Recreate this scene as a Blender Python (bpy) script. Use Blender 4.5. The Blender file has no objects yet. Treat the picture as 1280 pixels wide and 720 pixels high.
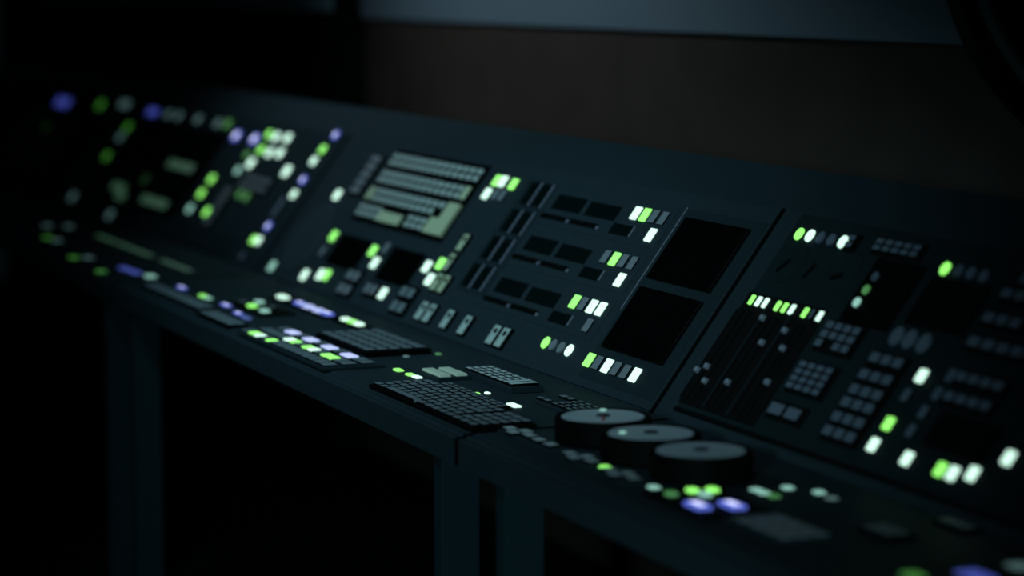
import bpy, bmesh, math, random
from mathutils import Vector, Matrix
random.seed(7)
PI = math.pi
S = bpy.context.scene
COL = S.collection

# ------------------------------------------------------------------ colour / view
S.view_settings.view_transform = 'Standard'
S.view_settings.look = 'None'
S.view_settings.gamma = 1
S.view_settings.use_curve_mapping = False
S.view_settings.exposure = 0.0
S.cycles.use_denoising = True
S.cycles.max_bounces = 6
S.cycles.sample_clamp_indirect = 4

# ------------------------------------------------------------------ materials
def principled(name, col, rough=0.5, metal=0.0, spec=0.5, noise=0.0, scale=40.0, bump=0.0):
    m = bpy.data.materials.new(name); m.use_nodes = True
    nt = m.node_tree; b = nt.nodes['Principled BSDF']
    b.inputs['Base Color'].default_value = (*col, 1)
    b.inputs['Roughness'].default_value = rough
    b.inputs['Metallic'].default_value = metal
    b.inputs['Specular IOR Level'].default_value = spec
    if noise or bump:
        tc = nt.nodes.new('ShaderNodeTexCoord')
        n = nt.nodes.new('ShaderNodeTexNoise'); n.inputs['Scale'].default_value = scale
        n.inputs['Detail'].default_value = 4
        nt.links.new(tc.outputs['Object'], n.inputs['Vector'])
        if noise:
            r = nt.nodes.new('ShaderNodeValToRGB')
            r.color_ramp.elements[0].color = (*[c * (1 - noise) for c in col], 1)
            r.color_ramp.elements[1].color = (*[c * (1 + noise) for c in col], 1)
            r.color_ramp.elements[0].position = .3; r.color_ramp.elements[1].position = .7
            nt.links.new(n.outputs['Fac'], r.inputs['Fac'])
            nt.links.new(r.outputs['Color'], b.inputs['Base Color'])
        if bump:
            bp = nt.nodes.new('ShaderNodeBump'); bp.inputs['Strength'].default_value = bump
            bp.inputs['Distance'].default_value = .002
            nt.links.new(n.outputs['Fac'], bp.inputs['Height'])
            nt.links.new(bp.outputs['Normal'], b.inputs['Normal'])
    return m

def emitter(name, col, strength, base=(.3, .3, .3)):
    m = principled(name, base, .4)
    b = m.node_tree.nodes['Principled BSDF']
    b.inputs['Emission Color'].default_value = (*col, 1)
    b.inputs['Emission Strength'].default_value = strength
    return m

M = {
    'paint':   principled('console_paint', (.0220, .0360, .0430), .6, 0, .05, .05, 30),
    'plate':   principled('panel_paint', (.0240, .0380, .0455), .65, 0, .05, .05, 30),
    'bezel':   principled('bezel_paint', (.0165, .0290, .0345), .65, 0, .05),
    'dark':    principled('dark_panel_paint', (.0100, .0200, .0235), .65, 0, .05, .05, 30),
    'seam':    principled('seam_and_shade_black', (.003, .003, .004), .8, 0, .05),
    'black':   principled('black_plastic', (.0025, .003, .003), .6, 0, .05),
    'screen':  principled('screen_glass', (.0015, .002, .002), .35, 0, .02),
    'window':  principled('tinted_window', (.003, .0065, .0068), .5, 0, .03),
    'bluescr': principled('screen_matt', (.012, .022, .028), .45, 0, .15),
    'key':     principled('key_plastic', (.54, .62, .58), .55, 0, .3, .1, 60),
    'deskkey': principled('desk_key_plastic', (.20, .235, .26), .5, 0, .3, .1, 60),
    'palekey': principled('pale_desk_key_plastic', (.62, .68, .68), .5, 0, .3, .1, 60),
    'dimkey':  principled('dim_key_plastic', (.25, .265, .29), .5, 0, .2),
    'beige':   principled('beige_key_plastic', (.62, .68, .44), .55, 0, .3),
    'cream':   principled('cream_key_plastic', (.86, .90, .70), .5, 0, .3),
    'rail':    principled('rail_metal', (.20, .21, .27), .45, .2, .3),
    'knob':    principled('fader_plastic', (.27, .29, .35), .4, 0, .3),
    'dial':    principled('dial_face', (.58, .64, .70), .4, 0, .3),
    'red':     principled('red_paint', (.45, .03, .05), .5),
    'leg':     principled('leg_paint', (.012, .029, .034), .6, 0, .05),
    'wall':    principled('brown_wall_paint', (.056, .042, .034), .8, 0, .1, .12, 6, .15),
    'band':    principled('blue_grey_board', (.150, .20, .24), .75, 0, .2, .04, 3),
    'wallblk': principled('black_wall_cloth', (.006, .007, .007), .9, 0, .05, .2, 40),
    'bandblk': principled('dark_board', (.17, .25, .28), .85, 0, .1),
    'floor':   principled('dark_carpet', (.006, .007, .007), .95, 0, .05, .3, 80, .3),
    'drum':    principled('black_enamel', (.003, .003, .003), .5, 0, .05),
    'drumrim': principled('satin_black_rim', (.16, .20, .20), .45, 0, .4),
    'grille':  principled('grille_paint', (.032, .050, .058), .6, 0, .2),
    'palegrey':principled('pale_grey_key_plastic', (.155, .185, .235), .5, 0, .1),
    'G': emitter('green_lamp', (.36, 1.22, .17), 1.0),
    'W': emitter('white_lamp', (.84, 1.30, 1.06), 1.0),
    'B': emitter('blue_lamp', (.07, .10, .62), 1.0),
    'Bc': emitter('blue_lamp_core', (1.0, 1.05, 1.5), 1.0),
    'P': emitter('pale_blue_lamp', (.50, .58, 1.05), 1.0),
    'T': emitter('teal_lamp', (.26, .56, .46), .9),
    'g': emitter('dim_green_lamp', (.14, .70, .07), .22),
    't': emitter('dim_teal_lamp', (.22, .42, .42), .20),
    'b': emitter('dim_blue_lamp', (.10, .14, .80), .36),
    'v': emitter('very_dim_green_lamp', (.14, .60, .07), .03),
    's': emitter('green_text_strip', (.20, .55, .30), .10),
}
M['D'] = M['dimkey']; M['K'] = M['palekey']; M['c'] = M['palegrey']; M['E'] = M['beige']; M['k'] = M['deskkey']

# ------------------------------------------------------------------ mesh helpers
def finish(bm, name, mat, smooth=False):
    me = bpy.data.meshes.new(name)
    bmesh.ops.recalc_face_normals(bm, faces=bm.faces)
    bm.to_mesh(me); bm.free()
    if smooth:
        for p in me.polygons: p.use_smooth = True
    me.materials.append(mat)
    return me

KEYCAPS = {'key', 'k', 'K', 'D', 'c', 'beige'}
CACHE = {}
def slab(w, h, d, mat, bev=.0012, taper=1.0):
    """bevelled block, base centred on the origin, z from 0 to d"""
    k = ('slab', round(w, 4), round(h, 4), round(d, 4), mat, bev, taper)
    if k in CACHE: return CACHE[k]
    bm = bmesh.new(); bmesh.ops.create_cube(bm, size=1)
    for v in bm.verts:
        top = v.co.z > 0
        v.co = Vector((v.co.x * w * (taper if top else 1), v.co.y * h * (taper if top else 1), d if top else 0))
    if bev:
        e = [e for e in bm.edges if max(v.co.z for v in e.verts) > d * .5]
        bmesh.ops.bevel(bm, geom=e, offset=bev, segments=2, affect='EDGES', profile=.5)
    if mat == 'B':                                  # blue lamps have a pale core
        bm.faces.ensure_lookup_table()
        topf = max(bm.faces, key=lambda f: (round(f.calc_center_median().z, 5), f.calc_area()))
        bmesh.ops.inset_region(bm, faces=[topf], thickness=min(w, h) * .24)
        topf.material_index = 1
        me = finish(bm, 'slab', M['B']); me.materials.append(M['Bc'])
    else:
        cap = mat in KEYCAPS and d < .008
        if cap:                                     # key caps: grey top, sides blackened to imitate shaded gaps between keys
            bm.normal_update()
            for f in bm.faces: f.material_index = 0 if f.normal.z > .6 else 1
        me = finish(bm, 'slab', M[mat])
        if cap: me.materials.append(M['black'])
    CACHE[k] = me; return me

def puck(w, h, d, mat, n=28, bev=.0015):
    k = ('puck', round(w, 4), round(h, 4), round(d, 4), mat, bev)
    if k in CACHE: return CACHE[k]
    bm = bmesh.new()
    bmesh.ops.create_cone(bm, cap_ends=True, segments=n, radius1=.5, radius2=.5, depth=1)
    for v in bm.verts: v.co = Vector((v.co.x * w, v.co.y * h, d if v.co.z > 0 else 0))
    if bev:
        e = [e for e in bm.edges if min(v.co.z for v in e.verts) > d * .5]
        bmesh.ops.bevel(bm, geom=e, offset=bev, segments=2, affect='EDGES', profile=.5)
    CACHE[k] = finish(bm, 'puck', M[mat]); return CACHE[k]

def extrude_profile(pts, x0, x1, mat):
    bm = bmesh.new()
    a = [bm.verts.new((x0, y, z)) for y, z in pts]
    b = [bm.verts.new((x1, y, z)) for y, z in pts]
    bm.faces.new(a); bm.faces.new(list(reversed(b)))
    n = len(pts)
    for i in range(n): bm.faces.new((a[i], a[(i + 1) % n], b[(i + 1) % n], b[i]))
    return finish(bm, 'profile', M[mat])

def lathe(prof, mat, n=48):
    bm = bmesh.new(); rings = []
    for r, z in prof:
        rings.append([bm.verts.new((r * math.cos(2 * PI * i / n), r * math.sin(2 * PI * i / n), z)) for i in range(n)])
    for a, b in zip(rings, rings[1:]):
        for i in range(n): bm.faces.new((a[i], a[(i + 1) % n], b[(i + 1) % n], b[i]))
    bm.faces.new(rings[0]); bm.faces.new(rings[-1])
    return finish(bm, 'lathe', M[mat])

def link(name, mesh, parent=None, loc=(0, 0, 0), rot=(0, 0, 0)):
    o = bpy.data.objects.new(name, mesh); COL.objects.link(o)
    o.location = loc; o.rotation_euler = rot
    if parent is not None: o.parent = parent
    return o

def thing(name, label, cat, loc=(0, 0, 0), rz=0, group=None, mesh=None):
    o = link(name, mesh, None, loc, (0, 0, rz))
    o['label'] = label; o['category'] = cat
    if group: o['group'] = group
    return o

def structure(name, mesh, loc=(0, 0, 0), rot=(0, 0, 0), label=None):
    o = link(name, mesh, None, loc, rot); o['kind'] = 'structure'
    if label: o['label'] = label
    return o

# ------------------------------------------------------------------ console dimensions (metres)
ZD = .75                        # desk height
YP = .3617                      # where the sloped panel leaves the desk
TH = math.radians(53.47)        # slope of the panel
CT, ST = math.cos(TH), math.sin(TH)
TT = .400                       # length of the slope
YT, ZT = YP + TT * CT, ZD + TT * ST
DESK = [(0, .700), (0, .7415), (.004, .7435), (.012, .7435), (.016, .7475), (.024, .7475), (.030, ZD), (YP, ZD), (YP, .700)]
HOOD = [(YP, .700), (YP, ZD), (YT, ZT), (YT + .083, ZT + .058), (YT + .11, ZT + .05), (YT + .11, .700)]

def console(label, x0, x1, legs, plates):
    """desk top, sloped housing with hood, legs and inset control plates; root on the floor below its middle"""
    xm = (x0 + x1) / 2
    c = thing('control_console', label, 'control console', (xm, 0, 0), 0, 'control consoles standing side by side')
    c['xm'] = xm
    link('desk_top', extrude_profile(DESK, x0 - xm + .008, x1 - xm - .008, 'paint'), c)
    for e in (x0 + .006, x1 - .008): link('joint_shade', extrude_profile(DESK, e - xm, e - xm + .002, 'seam'), c)  # black end slices stand in for shade inside the desk joints
    link('sloped_housing', extrude_profile(HOOD, x0 - xm, x1 - xm, 'paint'), c)
    for xl, y in legs:
        l = link('leg', slab(.037, .064, .700, 'leg', .002), c, (xl - xm, y, 0))
        link('foot', slab(.05, .075, .012, 'black', .002), l, (0, 0, 0))
    for (a, b, t0, t1, mat, sides) in plates:
        s = link('control_panel', slab(b - a, t1 - t0, .003, mat, .0008), c, *on_panel(c, (a + b) / 2, (t0 + t1) / 2, 0))
        w, h = b - a, t1 - t0
        for e in sides:
            m = slab(.007, h + .007, .0034, 'seam', 0) if e in 'lr' else slab(w + .014, .007, .0034, 'seam', 0)
            link('panel_seam', m, s, {'l': (-w / 2 - .0036, 0, 0), 'r': (w / 2 + .0036, 0, 0), 'b': (0, -h / 2 - .0036, 0)}[e])
    return c

def on_panel(c, x, t, lift=.003):
    """place on console c's slope: x along the row, t up the slope"""
    return ((x - c['xm'], YP + t * CT - lift * ST, ZD + t * ST + lift * CT), (TH, 0, 0))

def on_desk(c, x, y, lift=0.0):
    return ((x - c['xm'], y, ZD + lift), (0, 0, 0))

LAMP_LABEL = {'G': 'lit green button', 'g': 'lit green button', 'W': 'lit white button', 'T': 'lit pale green button',
              't': 'lit pale green button', 'B': 'lit blue button', 'P': 'lit pale blue button', 'b': 'lit blue button', 'v': 'faint green button'}
def button(parent, place, w, h, code, d=.004, round_=False, name='push_button'):
    o = link(name, (puck if round_ else slab)(w, h, d, code, bev=.0015), parent, *place)
    if code in LAMP_LABEL: o['label'] = LAMP_LABEL[code]
    return o

def buttons(c, items, w=.030, h=.027, round_=False, lift=.003):
    for it in items:
        x, t, code = it[:3]
        ww, hh = (it[3], it[4]) if len(it) > 3 else (w, h)
        button(c, on_panel(c, x, t, lift), ww, hh, code, round_=round_)

def key_grid(parent, x0, x1, y0, y1, nx, ny, code, z, fill=.86, d=.005, skip=(), name='key', taper=.9):
    px, py = (x1 - x0) / nx, (y1 - y0) / ny
    me = slab(px * fill, py * fill, d, code, .0008, taper)
    for j in range(ny):
        for i in range(nx):
            if (i, j) in skip: continue
            link(name, me, parent, (x0 + (i + .5) * px, y0 + (j + .5) * py, z))

def panel_keypad(c, x0, x1, t0, t1, nx, ny, code, base='black', fill=.86, d=.005, skip=(), pad=.004):
    k = link('keypad', slab(x1 - x0 + 2 * pad, t1 - t0 + 2 * pad, .003, base, .001), c, *on_panel(c, (x0 + x1) / 2, (t0 + t1) / 2, .003))
    w, h = (x1 - x0) / 2, (t1 - t0) / 2
    key_grid(k, -w, w, -h, h, nx, ny, code, .003, fill, d, skip)
    return k

def screen(c, x0, x1, t0, t1, mat='screen', name='display_screen', frame=True):
    s = link(name, slab(x1 - x0, t1 - t0, .0035, mat, .001), c, *on_panel(c, (x0 + x1) / 2, (t0 + t1) / 2, .003))
    return s

# ------------------------------------------------------------------ centre console
XJ, XL, XLL = -.042, -2.265, -4.50
LEG = .090
CB = console('blue-grey console in focus with two large black screens and a pale sloping keyboard',
             XL + .0004, XJ - .0005, [(XL + .140, .042), (XJ - .108, .042)], [(XL + .03, -.110, .002, .397, 'plate', 'r')])
# two big screens with six buttons on their own plate
sm = link('screen_module', slab(.300, .350, .0006, 'bezel', .0002), CB, *on_panel(CB, -.270, .193, .003))
link('edge_highlight', slab(.0022, .215, .003, 'rail', .0004), sm, (-.150, .070, 0)) ['label'] = 'thin pale strip standing in for the edge highlight'  # pale strip imitates light caught along the plate's bevel
for t0, t1 in ((.0805, .2055), (.224, .350)):
    link('display_screen', slab(.240, t1 - t0, .0035, 'screen', .001), sm, (-.280 + .270, (t0 + t1) / 2 - .193, .002))
for i, code in enumerate('GDWDDW'):
    o = button(sm, ((-.4145 + i * .0375 + .270, .0507 - .193, .0006), (0, 0, 0)), .0250, .0265, code, .003)
# four round buttons
buttons(CB, [(-.614 + i * .0353, .056, c) for i, c in enumerate('GDDW')], .0225, .0235, True)
# three identical channel modules, each two dark windows, two slots, a dark window and five buttons
ROWS = [(.3402, 0, 'WGDD', 'W'), (.2440, -.009, 'DGDD', 'W'), (.1460, -.020, 'GDWW', 'D')]
for tr, dx, four, one in ROWS:
    m = link('channel_module', slab(.560, .084, .0008, 'plate', .0004), CB, *on_panel(CB, -.727 + dx * .5, tr - .019, .003))
    def mm(x, t): return ((x + .727, t - (.3402 - .019), .0008), (0, 0, 0))
    for xa, xb, ta, tb in ((-.955, -.822, .316, .349), (-.800, -.664, .316, .347), (-.655, -.575, .291, .3135)):
        link('dark_window', slab(xb - xa, tb - ta, .0012, 'window', .0005), m, *mm((xa + xb) / 2, (ta + tb) / 2))
    for xa, xb in ((-.978, -.852), (-.838, -.714)):
        s = link('slot', slab(xb - xa, .0105, .0015, 'black', .0004), m, *mm((xa + xb) / 2, .2985))
        link('slot_tab', slab(.009, .007, .003, 'rail', .0004), s, ((xb - xa) / 2 + .006, -.003, 0))
    link('divider', slab(.004, .022, .002, 'rail', .0004), m, *mm(-.566, .303))
    for i, code in enumerate(four):
        button(m, mm(-.596 + i * .0380, .3402), .0250, .0270, code, .003)
    button(m, mm(-.489, .304), .0250, .0270, one, .003)
# two columns of four dark bar slots with bright rails between
bank = link('slot_bank', slab(.150, .266, .001, 'bezel', .0004), CB, *on_panel(CB, -1.062, .237, .003))
for k in range(4):
    tc = .3385 - k * .0658
    for dx in (-.026, .030):
        link('bar_slot', slab(.046, .052, .001, 'window', .0005), bank, (dx - k * .006, tc - .237, .001))
    for dx in (.002, .061):
        link('rail', slab(.006, .056, .003, 'rail', .0006), bank, (dx - k * .006, tc - .237, .001))
# pale keyboard set into the slope: four double rows, a wide beige bar and an L-shaped beige key
kb = link('keypad', slab(.575, .192, .003, 'black', .001), CB, *on_panel(CB, -1.643, .286, .002))
kb['label'] = 'pale grey keyboard set into the slope'
def kxy(x, t): return (x + 1.643, t - .286, .003)
P = .553 / 14
for r, (t0, t1) in enumerate(((.3365, .3715), (.2905, .326), (.2425, .2805), (.2015, .2345))):
    hh = (t1 - t0) / 2
    for s in (0, 1):
        for i in range(14):
            if r == 3 and (3.6 < i < 7.6 or i >= 11): continue
            if r == 2 and i >= (12 if s else 11): continue
            if r == 2 and i == 0 or r == 1 and i == 13: continue
            link('key', slab(P * .80, hh * .84, .005, 'key', .0012, .86), kb, kxy(-1.919 + (i + .5) * P, t0 + (s + .5) * hh))
for (x, t, w, h) in ((-1.899, .2615, .035, .034), (-1.384, .308, .033, .034), (-1.697, .213, .150, .027)):
    link('wide_key', slab(w, h, .006, 'beige', .001, .95), kb, kxy(x, t))['label'] = 'beige key'
bm = bmesh.new()
L = [(-1.476, .2015), (-1.368, .2015), (-1.368, .2805), (-1.432, .2805), (-1.432, .2395), (-1.476, .2395)]
lo = [bm.verts.new((x + 1.643, t - .286, .003)) for x, t in L]; hi = [bm.verts.new((x + 1.643, t - .286, .009)) for x, t in L]
bm.faces.new(lo); bm.faces.new(hi)
for i in range(6): bm.faces.new((lo[i], lo[(i + 1) % 6], hi[(i + 1) % 6], hi[i]))
link('enter_key', finish(bm, 'enter', M['beige']), kb)['label'] = 'large beige L-shaped key'
# grey key column left of it
panel_keypad(CB, -2.045, -1.965, .250, .356, 1, 5, 'D', fill=.82)
# indicator buttons of the centre console
buttons(CB, [(-1.285, .352, 'G'), (-1.253, .353, 'W'), (-1.195, .351, 'G'), (-1.292, .319, 'W'), (-1.243, .321, 'D'), (-1.209, .321, 'D')], .025, .025)
buttons(CB, [(-2.112, .240, 'W'), (-1.963, .140, 'G'), (-1.962, .098, 'D'), (-1.978, .031, 'W'), (-1.885, .044, 'W'), (-1.846, .047, 'G'),
             (-2.217, .026, 'T'), (-1.679, .132, 'G'), (-1.625, .107, 'W'), (-1.613, .146, 'D'), (-1.474, .048, 'W'), (-1.344, .132, 'W'),
             (-1.287, .146, 'G'), (-1.289, .107, 'W')], .026, .026)
# round speaker grille
g = link('speaker_grille', puck(.205, .185, .003, 'grille', 48), CB, *on_panel(CB, -2.115, .120, .003))
for k in range(9):
    yy = -.072 + k * .018
    link('grille_slot', slab(2 * math.sqrt(max(.0002, .092 ** 2 - yy ** 2)) * .95, .003, .0006, 'bezel', 0), g, (0, yy, .003))
# two small screens
screen(CB, -1.910, -1.715, .074, .152); screen(CB, -1.572, -1.385, .074, .155)
# unlit grey and beige keys
panel_keypad(CB, -1.722, -1.640, .049, .078, 2, 1, 'D'); panel_keypad(CB, -1.722, -1.640, .014, .043, 2, 1, 'D')
panel_keypad(CB, -1.575, -1.500, .032, .062, 2, 1, 'D')
panel_keypad(CB, -1.382, -1.300, .051, .079, 2, 1, 'k'); panel_keypad(CB, -1.382, -1.300, .015, .044, 2, 1, 'k')
def rocker(x, t, code='key', w=.032, h=.042):
    r = link('rocker_switch', slab(w + .006, h + .004, .004, 'black', .001), CB, *on_panel(CB, x, t, .003))
    link('rocker', slab(w, h, .003, code, .001, .95), r, (0, 0, .004))
    link('lens', puck(.014, .011, .0008, 'seam', 16, 0), r, (.002, h * .20, .007))
for x in (-1.216, -1.171, -1.073, -.977, -.830, -.786): rocker(x, .038)
rocker(-1.237, .201, 'beige', .028, .040); rocker(-1.240, .153, 'beige', .028, .040)
rocker(-1.236, .105, 'beige', .030, .040); rocker(-1.196, .105, 'beige', .030, .040)

# ------------------------------------------------------------------ right-hand console
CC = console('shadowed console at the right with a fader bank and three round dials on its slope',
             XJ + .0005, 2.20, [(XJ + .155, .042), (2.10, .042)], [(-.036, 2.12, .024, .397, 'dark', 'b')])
buttons(CC, [(-.005, .3595, 'G'), (.030, .360, 'W'), (.065, .360, 'c'), (.099, .360, 'c'), (.135, .360, 'W')], .0200, .0220, True)
panel_keypad(CC, .153, .178, .349, .373, 1, 2, 'c')
for x, a in ((.022, 50), (.108, 65), (.193, 20)):
    k = link('rotary_dial', puck(.080, .080, .0015, 'dark', 36), CC, *on_panel(CC, x, .308, .003))
    link('pointer', slab(.030, .007, .001, 'seam', 0), k, (-.012, -.008, .0025), (0, 0, math.radians(a)))
panel_keypad(CC, .234, .367, .353, .376, 5, 2, 'c')
screen(CC, .262, .400, .232, .345)
buttons(CC, [(.285, .265, 'T'), (.288, .288, 'g'), (.290, .312, 'c')], .015, .016, True, lift=.0065)
fb = link('fader_bank', slab(.255, .212, .002, 'black', .001), CC, *on_panel(CC, .088, .138, .003))
def fxy(x, t, z=.002): return (x - .088, t - .138, z)
for x, t in ((-.041, .091), (-.018, .101), (.004, .077), (.052, .204), (.072, .086), (.096, .164), (.138, .193), (.164, .164), (.182, .105)):
    s = link('fader_slot', slab(.004, .170, .001, 'seam', 0), fb, fxy(x, .124))
    link('fader_knob', slab(.012, .011, .006, 'knob', .002, .8), fb, fxy(x, t))
for x in (.044, .126): link('divider', slab(.003, .190, .002, 'bezel', .0005), fb, fxy(x, .128))
for x, code in ((-.015, 'G'), (.008, 'W'), (.031, 'W'), (.072, 'G'), (.095, 'G'), (.119, 'W'), (.161, 'G'), (.184, 'c'), (.207, 'W')):
    o = button(fb, (fxy(x, .230), (0, 0, 0)), .0100, .0175, code, .003)
panel_keypad(CC, .244, .349, .179, .227, 4, 3, 'c', skip=((1, 0),)); panel_keypad(CC, .240, .345, .104, .154, 4, 4, 'c')
panel_keypad(CC, .233, .334, .056, .080, 2, 1, 'c')
for t in (.187, .158, .132, .110, .085, .061): panel_keypad(CC, .408, .503, t - .010, t + .010, 3, 1, 'c')
buttons(CC, [(.434, .229, 'c'), (.470, .229, 'c'), (.509, .228, 'c')], .028, .032, True)
buttons(CC, [(.446, .348, 'G'), (.481, .349, 'c'), (.514, .349, 'c'), (.548, .348, 'c')], .019, .021, True)
screen(CC, .430, .585, .252, .332)
buttons(CC, [(.552, .180, 'W'), (.547, .146, 'c'), (.546, .099, 'G'), (.542, .063, 'W'), (.637, .059, 'W'), (.723, .059, 'G'), (.753, .059, 'W'),
             (.794, .067, 'W'), (.846, .102, 'W'), (.620, .191, 'c'), (.615, .160, 'c'), (.610, .129, 'c'), (.609, .098, 'c')], .0175, .0205)
panel_keypad(CC, .636, .756, .183, .201, 4, 1, 'c'); panel_keypad(CC, .636, .756, .151, .169, 4, 1, 'c')
panel_keypad(CC, .612, .790, .236, .256, 5, 1, 'c'); panel_keypad(CC, .612, .710, .276, .296, 3, 1, 'c'); panel_keypad(CC, .618, .716, .317, .337, 3, 1, 'c')
buttons(CC, [(.650, .359, 'c'), (.690, .359, 'c')], .026, .024)
screen(CC, .650, .800, .085, .140)

# ------------------------------------------------------------------ left-hand console
CA = console('blurred dark console whose slope is crowded with lit green, white and blue buttons',
             XLL + .0004, XL - .0004, [(XLL + .108, .042), (XL - .108, .042)], [(XLL + .06, XL - .045, .006, .397, 'bezel', 'r')])
buttons(CA, [(-2.390, .391, 'B'), (-2.412, .347, 'G'), (-2.420, .312, 'W'), (-2.403, .257, 'B'), (-2.400, .215, 'W'), (-2.440, .173, 'c', .03, .06),
             (-2.425, .118, 'B'), (-2.462, .074, 'G'), (-2.425, .076, 'W'), (-2.457, .025, 'c')], .026, .022)
buttons(CA, [(-3.136, .338, 'B', .044, .030), (-2.968, .339, 'B', .044, .030), (-2.880, .360, 'G'), (-2.812, .357, 'W', .032, .025), (-2.719, .359, 'W', .032, .025),
             (-2.861, .313, 'G', .032, .022), (-2.781, .310, 'W', .032, .025), (-2.699, .314, 'W', .032, .025), (-2.944, .291, 'g'), (-2.869, .270, 'W', .034, .027),
             (-2.930, .242, 'T', .028, .022), (-2.560, .270, 'W', .034, .030)], .028, .022)
buttons(CA, [(-3.094, .200, 'G'), (-3.098, .153, 'G'), (-3.104, .103, 'T'), (-2.950, .108, 'G'), (-2.724, .177, 'g'), (-2.790, .180, 'g')], .028, .024)
for t in (.228, .204): panel_keypad(CA, -2.830, -2.600, t - .010, t + .010, 5, 1, 'k', fill=.9)
panel_keypad(CA, -2.920, -2.840, .070, .190, 1, 5, 'k')
buttons(CA, [(-4.470, .371, 't'), (-4.410, .371, 't'), (-4.105, .362, 'b'), (-4.045, .362, 'b'), (-3.896, .364, 't'), (-3.782, .365, 't'),
             (-3.577, .366, 't'), (-3.370, .365, 't'), (-3.281, .368, 'g')], .040, .026)
buttons(CA, [(-4.229, .296, 'g'), (-4.234, .259, 't'), (-4.237, .187, 'g'), (-4.300, .030, 't'), (-3.786, .015, 't')], .040, .028)
sc = screen(CA, -4.150, -3.200, .060, .335)
for x, t, w in ((-3.431, .214, .26), (-3.880, .102, .15), (-3.800, .078, .10), (-3.445, .091, .27)):
    link('lit_strip', slab(w, .026, .001, 's', 0), sc, (x + 3.675, t - .1975, .0035))['label'] = 'glowing green strip on the screen'
button(sc, ((-3.669 + 3.675, .147 - .1975, .0035), (0, 0, 0)), .04, .03, 'v')
screen(CA, -3.150, -2.560, .010, .066, 'bluescr')

# ------------------------------------------------------------------ far left console, almost in the dark
CD = console('farthest console at the left edge, nearly black, with single blue and green lamps',
             -6.80, XLL - .002, [(-6.70, .042), (XLL - .108, .042)], [(-6.74, XLL - .06, .006, .397, 'dark', '')])
buttons(CD, [(-5.270, .336, 'b'), (-5.175, .336, 'b'), (-4.720, .353, 'g', .045, .030), (-5.202, .233, 'v', .045, .03)], .070, .034)
screen(CD, -5.60, -4.75, .060, .310)

# ------------------------------------------------------------------ lamps let into the desk tops
def desk_lamps(c, items, w=.030, h=.022):
    for it in items:
        x, y, code = it[:3]
        button(c, on_desk(c, x, y), it[3] if len(it) > 3 else w, it[4] if len(it) > 4 else h, code, d=.003, name='desk_button')
desk_lamps(CA, [(-3.653, .155, 't'), (-3.606, .206, 't'), (-3.310, .081, 'g'), (-3.231, .089, 't'), (-2.789, .033, 'g'), (-2.775, .066, 't'),
                (-2.456, .022, 'g'), (-2.487, .090, 'b', .07), (-2.400, .093, 'b', .05), (-2.310, .105, 'T', .04)], .035, .022)
for x, w in ((-3.228, .20), (-2.924, .34), (-2.520, .26)):
    link('lit_strip', slab(w, .016, .002, 's', 0), CA, *on_desk(CA, x, .222))['label'] = 'glowing green strip at the back of the desk'
desk_lamps(CB, [(-2.060, .113, 'B', .05), (-1.890, .115, 'G', .034), (-1.850, .115, 'T', .030), (-1.714, .116, 'B', .05), (-1.571, .101, 'B', .04), (-1.495, .096, 'b', .04),
                (-.848, .211, 't', .012, .010), (-.855, .277, 'g', .013, .010), (-.694, .140, 'G'), (-.634, .141, 'G'), (-.603, .142, 'W'),
                (-.392, .172, 'G', .013, .008), (-.390, .190, 'W', .013, .008), (-.255, .183, 'W', .036, .014)], .024, .013)
desk_lamps(CC, [(.302, .096, 'G', .018, .014), (.464, .096, 'T', .018, .014),
                (.533, .218, 'T'), (.556, .218, 'T'), (.582, .220, 'g'), (.537, .265, 'T'), (.582, .289, 'T'), (.624, .285, 't'),
                (1.066, .148, 'g', .028, .022), (1.094, .216, 'b', .050, .030), (1.072, .290, 't', .030, .024)], .016, .014)

# ------------------------------------------------------------------ units lying on the desks
ZS = ZD + .0006
def desk_unit(name, label, cat, x0, x1, y0, y1, h, group=None, base='black'):
    t = thing(name, label, cat, ((x0 + x1) / 2, (y0 + y1) / 2, ZS), 0, group)
    link('case', slab(x1 - x0, y1 - y0, h, base, .0015), t)
    t['h'] = h
    return t
def rows(t, x0, x1, y0, y1, nx, ny, code, **kw):
    kw.setdefault('fill', .83); kw.setdefault('d', .004)
    ox, oy = t.location.x, t.location.y
    key_grid(t, x0 - ox, x1 - ox, y0 - oy, y1 - oy, nx, ny, code, t['h'], **kw)
def one(t, x, y, w, h, code, name='key', d=.005):
    o = link(name, slab(w, h, d, code, .0008, .93), t, (x - t.location.x, y - t.location.y, t['h']))
    if code in LAMP_LABEL: o['label'] = LAMP_LABEL[code]
    return o

# main keyboard in focus, near the edge
mk = desk_unit('keyboard', 'dark keyboard with a long space bar, lying at the front edge by the desk joint', 'keyboard', -.528, -.046, .026, .136, .006)
ky0, kp = .029, .0174
for r in range(6):
    ya, yb = ky0 + r * kp, ky0 + (r + 1) * kp
    if r == 0:
        rows(mk, -.522, -.462, ya, yb, 2, 1, 'k'); one(mk, -.386, (ya + yb) / 2, .145, kp * .86, 'k', 'space_bar')
        rows(mk, -.308, -.052, ya, yb, 8, 1, 'k')
    elif r == 3:
        rows(mk, -.522, -.202, ya, yb, 11, 1, 'k'); one(mk, -.178, (ya + yb) / 2, .042, kp * .86, 'k', 'wide_key')
        rows(mk, -.153, -.052, ya, yb, 3, 1, 'k')
    else:
        rows(mk, -.522 + (.006 if r % 2 else 0), -.160, ya, yb, 12, 1, 'k'); rows(mk, -.150, -.052, ya, yb, 3, 1, 'k')
fs = desk_unit('button_strip', 'flat two-row strip of dark keys lying behind the long keyboard', 'keypad', -.500, -.215, .142, .165, .002)
rows(fs, -.496, -.219, .144, .164, 10, 2, 'k')
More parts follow.
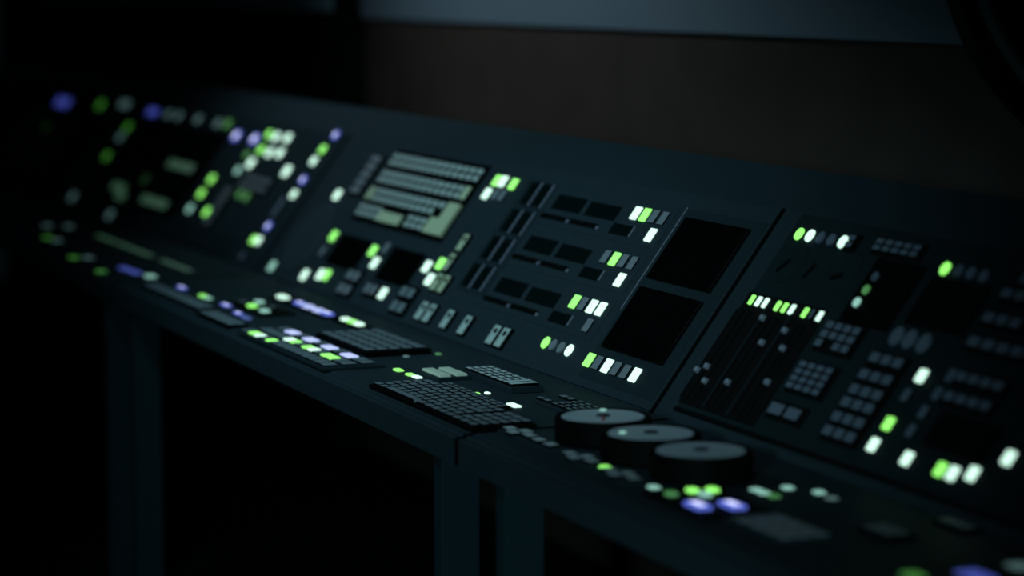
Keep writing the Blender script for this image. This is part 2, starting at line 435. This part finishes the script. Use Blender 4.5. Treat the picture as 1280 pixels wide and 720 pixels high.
hp = desk_unit('keypad', 'raised keypad with two long pale keys along its right end, behind the long keyboard', 'keypad', -.605, -.372, .226, .285, .010, None, 'paint')
rows(hp, -.602, -.428, .229, .282, 6, 4, 'K', fill=.80)
for x in (-.413, -.389): one(hp, x, .2555, .019, .052, 'K', 'long_key')
bk = desk_unit('two_key_block', 'small block with two long beige keys between the green lamps and the raised keypad', 'keypad', -.646, -.546, .160, .222, .006, None, 'paint')
for dy in (-.0155, .0155): link('key', slab(.092, .021, .004, 'cream', .001, .95), bk, (0, dy, .006))
rk = desk_unit('keypad', 'low numeric keypad at the foot of the slope, behind the nearest jog wheels', 'keypad', -.290, -.105, .228, .292, .004, None, 'paint')
rows(rk, -.222, -.110, .231, .289, 4, 5, 'k', fill=.7); rows(rk, -.285, -.232, .272, .288, 2, 1, 'k'); rows(rk, -.285, -.232, .232, .246, 2, 1, 'k')
kba = desk_unit('keyboard', 'grey five-row keyboard behind the flat black keypad with lit keys', 'keyboard', -1.156, -.866, .136, .268, .010)
rows(kba, -1.150, -.872, .140, .264, 8, 5, 'k', fill=.80, d=.003)
lk = desk_unit('lit_keypad', 'flat black keypad with glowing green, white and blue keys near the front edge', 'keypad', -1.275, -.735, .012, .130, .005, None, 'bezel')
LIT = {(1, 0): 'G', (2, 0): 'W', (4, 0): 'G', (4, 1): 'W', (5, 1): 'G', (7, 1): 'G', (8, 1): 'W', (10, 1): 'G', (11, 1): 'G'}
for j in range(3):
    for i in range(14):
        x, y = -1.263 + i * .0380, .033 + j * .036
        if j == 2 and i % 3 in (1, 2) and i < 12: continue
        lit = (i, j) in LIT
        one(lk, x, y, .026 if lit else .031, .020 if lit else .028, LIT.get((i, j), 'k'), d=.003)
for i in range(4): one(lk, -1.206 + i * .114, .105, .052, .021, 'P', d=.003)
ls = desk_unit('keypad', 'long low slab of dark keys near the front edge, farthest left on the centre desk', 'keypad', -2.120, -1.640, .030, .075, .006)
rows(ls, -2.115, -1.645, .034, .071, 12, 2, 'k', fill=.9, d=.002)
ls2 = desk_unit('keypad', 'short low slab of dark keys between the long slab and the lit keypad', 'keypad', -1.590, -1.360, .015, .060, .006)
rows(ls2, -1.585, -1.365, .019, .056, 6, 2, 'k', fill=.9, d=.002)
lb = desk_unit('button_box', 'small box with three lit keys, in front of the strip of blue keys', 'keypad', -1.730, -1.500, .130, .205, .004)
for x, y, c_ in ((-1.700, .186, 'T'), (-1.640, .152, 'G'), (-1.550, .152, 'T'), (-1.590, .180, 'D'), (-1.700, .150, 'D')): one(lb, x, y, .030, .016, c_)
bs = desk_unit('button_strip', 'narrow strip of one pale green and four blue glowing keys', 'keypad', -1.800, -1.420, .238, .280, .004)
for x, c_ in ((-1.762, 'W'), (-1.640, 'B'), (-1.580, 'P'), (-1.510, 'P'), (-1.455, 'B')): one(bs, x, .258, .044, .018, c_)
bt = desk_unit('button_strip', 'narrow strip of two white and one green glowing keys behind the grey five-row keyboard', 'keypad', -1.385, -1.245, .245, .285, .004)
for x, c_ in ((-1.355, 'W'), (-1.315, 'G'), (-1.275, 'W')): one(bt, x, .265, .028, .016, c_)

# clusters of low grey keys along the edge of the right-hand desk
CL = [('four low grey arrow keys nearest the desk joint', .010, 'd'), ('two low grey keys between the two groups of arrow keys', .108, 'p'),
      ('four low grey arrow keys in front of the middle jog wheel', .242, 'd'), ('four low grey arrow keys beside the green lamp, in front of the nearest jog wheel', .383, 'd')]
for lab, x, kind in CL:
    a = desk_unit('arrow_keys', lab, 'keypad', x - .050, x + .050, .066, .102, .003, 'arrow keys along the edge of the right-hand desk', 'paint')
    pts = [(-.034, -.002), (0, .010), (0, -.011), (.034, .002)] if kind == 'd' else [(-.022, 0), (.022, 0)]
    for dx, dy in pts: one(a, x + dx, .084 + dy, .030, .018, 'K', 'key', .004)

# jog wheels
def wheel_mesh():
    R, H = .0735, .040
    return lathe([(R * .96, 0), (R, .004), (R, H - .006), (R * .985, H - .002), (R * .97, H), (R * .94, H), (R * .925, H - .002), (R * .30, H - .003)], 'black', 64)
WM = wheel_mesh(); FM = lathe([(.0630, 0), (.0630, .0012), (.0615, .0020), (.014, .0022)], 'dial', 48)
for i, (x, y, lab) in enumerate(((.105, .181, 'black jog wheel with a red pointer, nearest the numeric keypads'), (.266, .185, 'black jog wheel between two others'),
                                 (.420, .190, 'black jog wheel nearest the camera, in front of the lit buttons'))):
    w = thing('jog_wheel', lab, 'jog wheel', (x, y, ZS), 0, 'three jog wheels in a row')
    link('wheel', WM, w); link('dial_face', FM, w, (0, 0, .0372))
    link('centre_hub', puck(.022, .022, .002, 'bezel', 24), w, (0, 0, .0392))
    if i == 0: link('pointer', slab(.004, .036, .002, 'red', .0003), w, (.024, -.011, .0394), (0, 0, math.radians(66)))['label'] = 'red pointer'
    if i < 2: link('lamp', puck(.011, .011, .003, 'T', 20), w, (-.045 if i == 0 else -.012, .020 if i == 0 else -.040, .0385))['label'] = 'small pale green glow standing in for a reflection'  # glowing dot imitates panel lights mirrored in the glossy wheel

# lit keypads and slabs on the right-hand desk
ck = desk_unit('lit_keypad', 'small keypad with two blue keys in front of the nearest jog wheel', 'keypad', .500, .690, .060, .165, .004)
for x, y, w, h, c_ in ((.530, .123, .018, .014, 'G'), (.536, .150, .018, .014, 'G'), (.562, .126, .018, .014, 'T'), (.625, .084, .046, .022, 'B'), (.640, .127, .046, .022, 'B'), (.540, .086, .018, .014, 'g')): one(ck, x, y, w, h, c_)
cs = desk_unit('keypad', 'dim slab of unlit dark keys right of the two blue keys', 'keypad', .700, .850, .085, .165, .004, None, 'paint')
rows(cs, .704, .846, .089, .161, 4, 3, 'D', fill=.9, d=.002)
c3 = desk_unit('keypad', 'small dark keypad farther right, nearest the slope', 'keypad', .815, .890, .325, .355, .005)
rows(c3, .818, .887, .327, .353, 3, 1, 'D', d=.002)
c4 = desk_unit('keypad', 'small dark keypad farther right, in the middle of the desk', 'keypad', .815, .890, .215, .258, .005)
rows(c4, .818, .887, .218, .255, 3, 2, 'D', d=.002)

for o in S.objects:
    for k in ('h', 'xm'):
        if k in o: del o[k]

# ------------------------------------------------------------------ the room
def block(x0, x1, y0, y1, z0, z1, mat):
    bm = bmesh.new(); bmesh.ops.create_cube(bm, size=1)
    for v in bm.verts: v.co = Vector((x0 if v.co.x < 0 else x1, y0 if v.co.y < 0 else y1, z0 if v.co.z < 0 else z1))
    return finish(bm, 'block', M[mat])
WY, WX, WZ = 1.20, -3.93, 1.324
structure('floor', block(-9, 6, -5, 2, -.1, 0, 'floor'))
structure('wall_back', block(WX, 6, WY, WY + .15, 0, 3.2, 'wall'))
structure('trim_1', block(WX, 6, WY - .012, WY, WZ, 2.6, 'band'), label='pale blue-grey board along the upper wall')
structure('wall_left', block(-9, WX, WY - .10, WY + .15, 0, 3.2, 'wallblk'))
structure('trim_2', block(-9, WX, WY - .112, WY - .10, WZ + .02, 2.6, 'bandblk'), label='dark board along the upper wall at the left')

# black round lamp housing hanging at the upper right
drum = lathe([(.02, .16), (.10, .155), (.22, .13), (.32, .085), (.39, .02), (.415, -.05), (.400, -.12), (.30, -.16), (.05, -.17)], 'drum', 72)

# ------------------------------------------------------------------ camera (85-95 mm lens, wide open)
cam = bpy.data.cameras.new('camera'); co = bpy.data.objects.new('camera', cam); COL.objects.link(co)
phi, pit = math.radians(22.258), math.radians(6.740)
fwd = Vector((-math.cos(phi) * math.cos(pit), math.sin(phi) * math.cos(pit), -math.sin(pit)))
co.location = (3.7002, -1.4393, 1.45)
co.rotation_euler = fwd.to_track_quat('-Z', 'Y').to_euler()
cam.sensor_width = 36; cam.lens = 3300 * 36 / 1280
cam.clip_start = .05; cam.clip_end = 60
cam.dof.use_dof = True; cam.dof.focus_distance = 4.46
cam.dof.aperture_fstop = 1.8
S.camera = co

# hanging housing: 3.9 m along the view, towards the upper right
right = fwd.cross(Vector((0, 0, 1))).normalized(); up = right.cross(fwd)
dep = 3.9
pos = co.location + fwd * dep + right * ((1520 - 640) / 3300 * dep) + up * ((360 + 98) / 3300 * dep)
axis = (co.location - pos).normalized()
hl = thing('lamp_housing', 'black round housing hanging at the upper right, only its curved lower edge in view', 'lamp', pos)
hr = axis.to_track_quat('Z', 'Y').to_euler()
link('shell', drum, hl, (0, 0, 0), hr)
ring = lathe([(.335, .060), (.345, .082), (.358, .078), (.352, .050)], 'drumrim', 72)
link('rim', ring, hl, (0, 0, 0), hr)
link('hanging_stem', puck(.04, .04, 1.0, 'drum', 20), hl, (0, 0, .35))

# ------------------------------------------------------------------ light: dim bluish ceiling lamp over the centre console, wall washer, added low fill
def area(name, loc, target, size, watts, col, spread=180):
    l = bpy.data.lights.new(name, 'AREA'); l.size = size; l.energy = watts; l.color = col; l.spread = math.radians(spread)
    o = bpy.data.objects.new(name, l); COL.objects.link(o); o.location = loc
    o.rotation_euler = (Vector(target) - Vector(loc)).to_track_quat('-Z', 'Y').to_euler()
    return o
def spot(name, loc, target, angle, watts, col, blend=1.0, radius=.12):
    l = bpy.data.lights.new(name, 'SPOT'); l.spot_size = math.radians(angle); l.spot_blend = blend
    l.energy = watts; l.color = col; l.shadow_soft_size = radius
    o = bpy.data.objects.new(name, l); COL.objects.link(o); o.location = loc
    o.rotation_euler = (Vector(target) - Vector(loc)).to_track_quat('-Z', 'Y').to_euler()
    return o
sp = spot('ceiling_spot', (-1.05, -.8, 2.45), (-1.05, .38, .80), 92, 60, (.47, .87, 1.0))
sp.scale = (1.0, .50, 1.0)
spot('wall_washer', (-2.75, -.2, 2.75), (-2.60, 1.2, 1.56), 88, 64, (.66, .88, 1.0))
spot('low_fill_spot', (3.2, -2.0, 1.5), (-.20, .02, .50), 36, 150, (.50, .88, 1.0), 1.0, .1)  # unseen fill, added to brighten the leg sides and desk lip
w = bpy.data.worlds.new('world'); S.world = w; w.use_nodes = True
w.node_tree.nodes['Background'].inputs[0].default_value = (.35, .85, 1.0, 1)
w.node_tree.nodes['Background'].inputs[1].default_value = .004
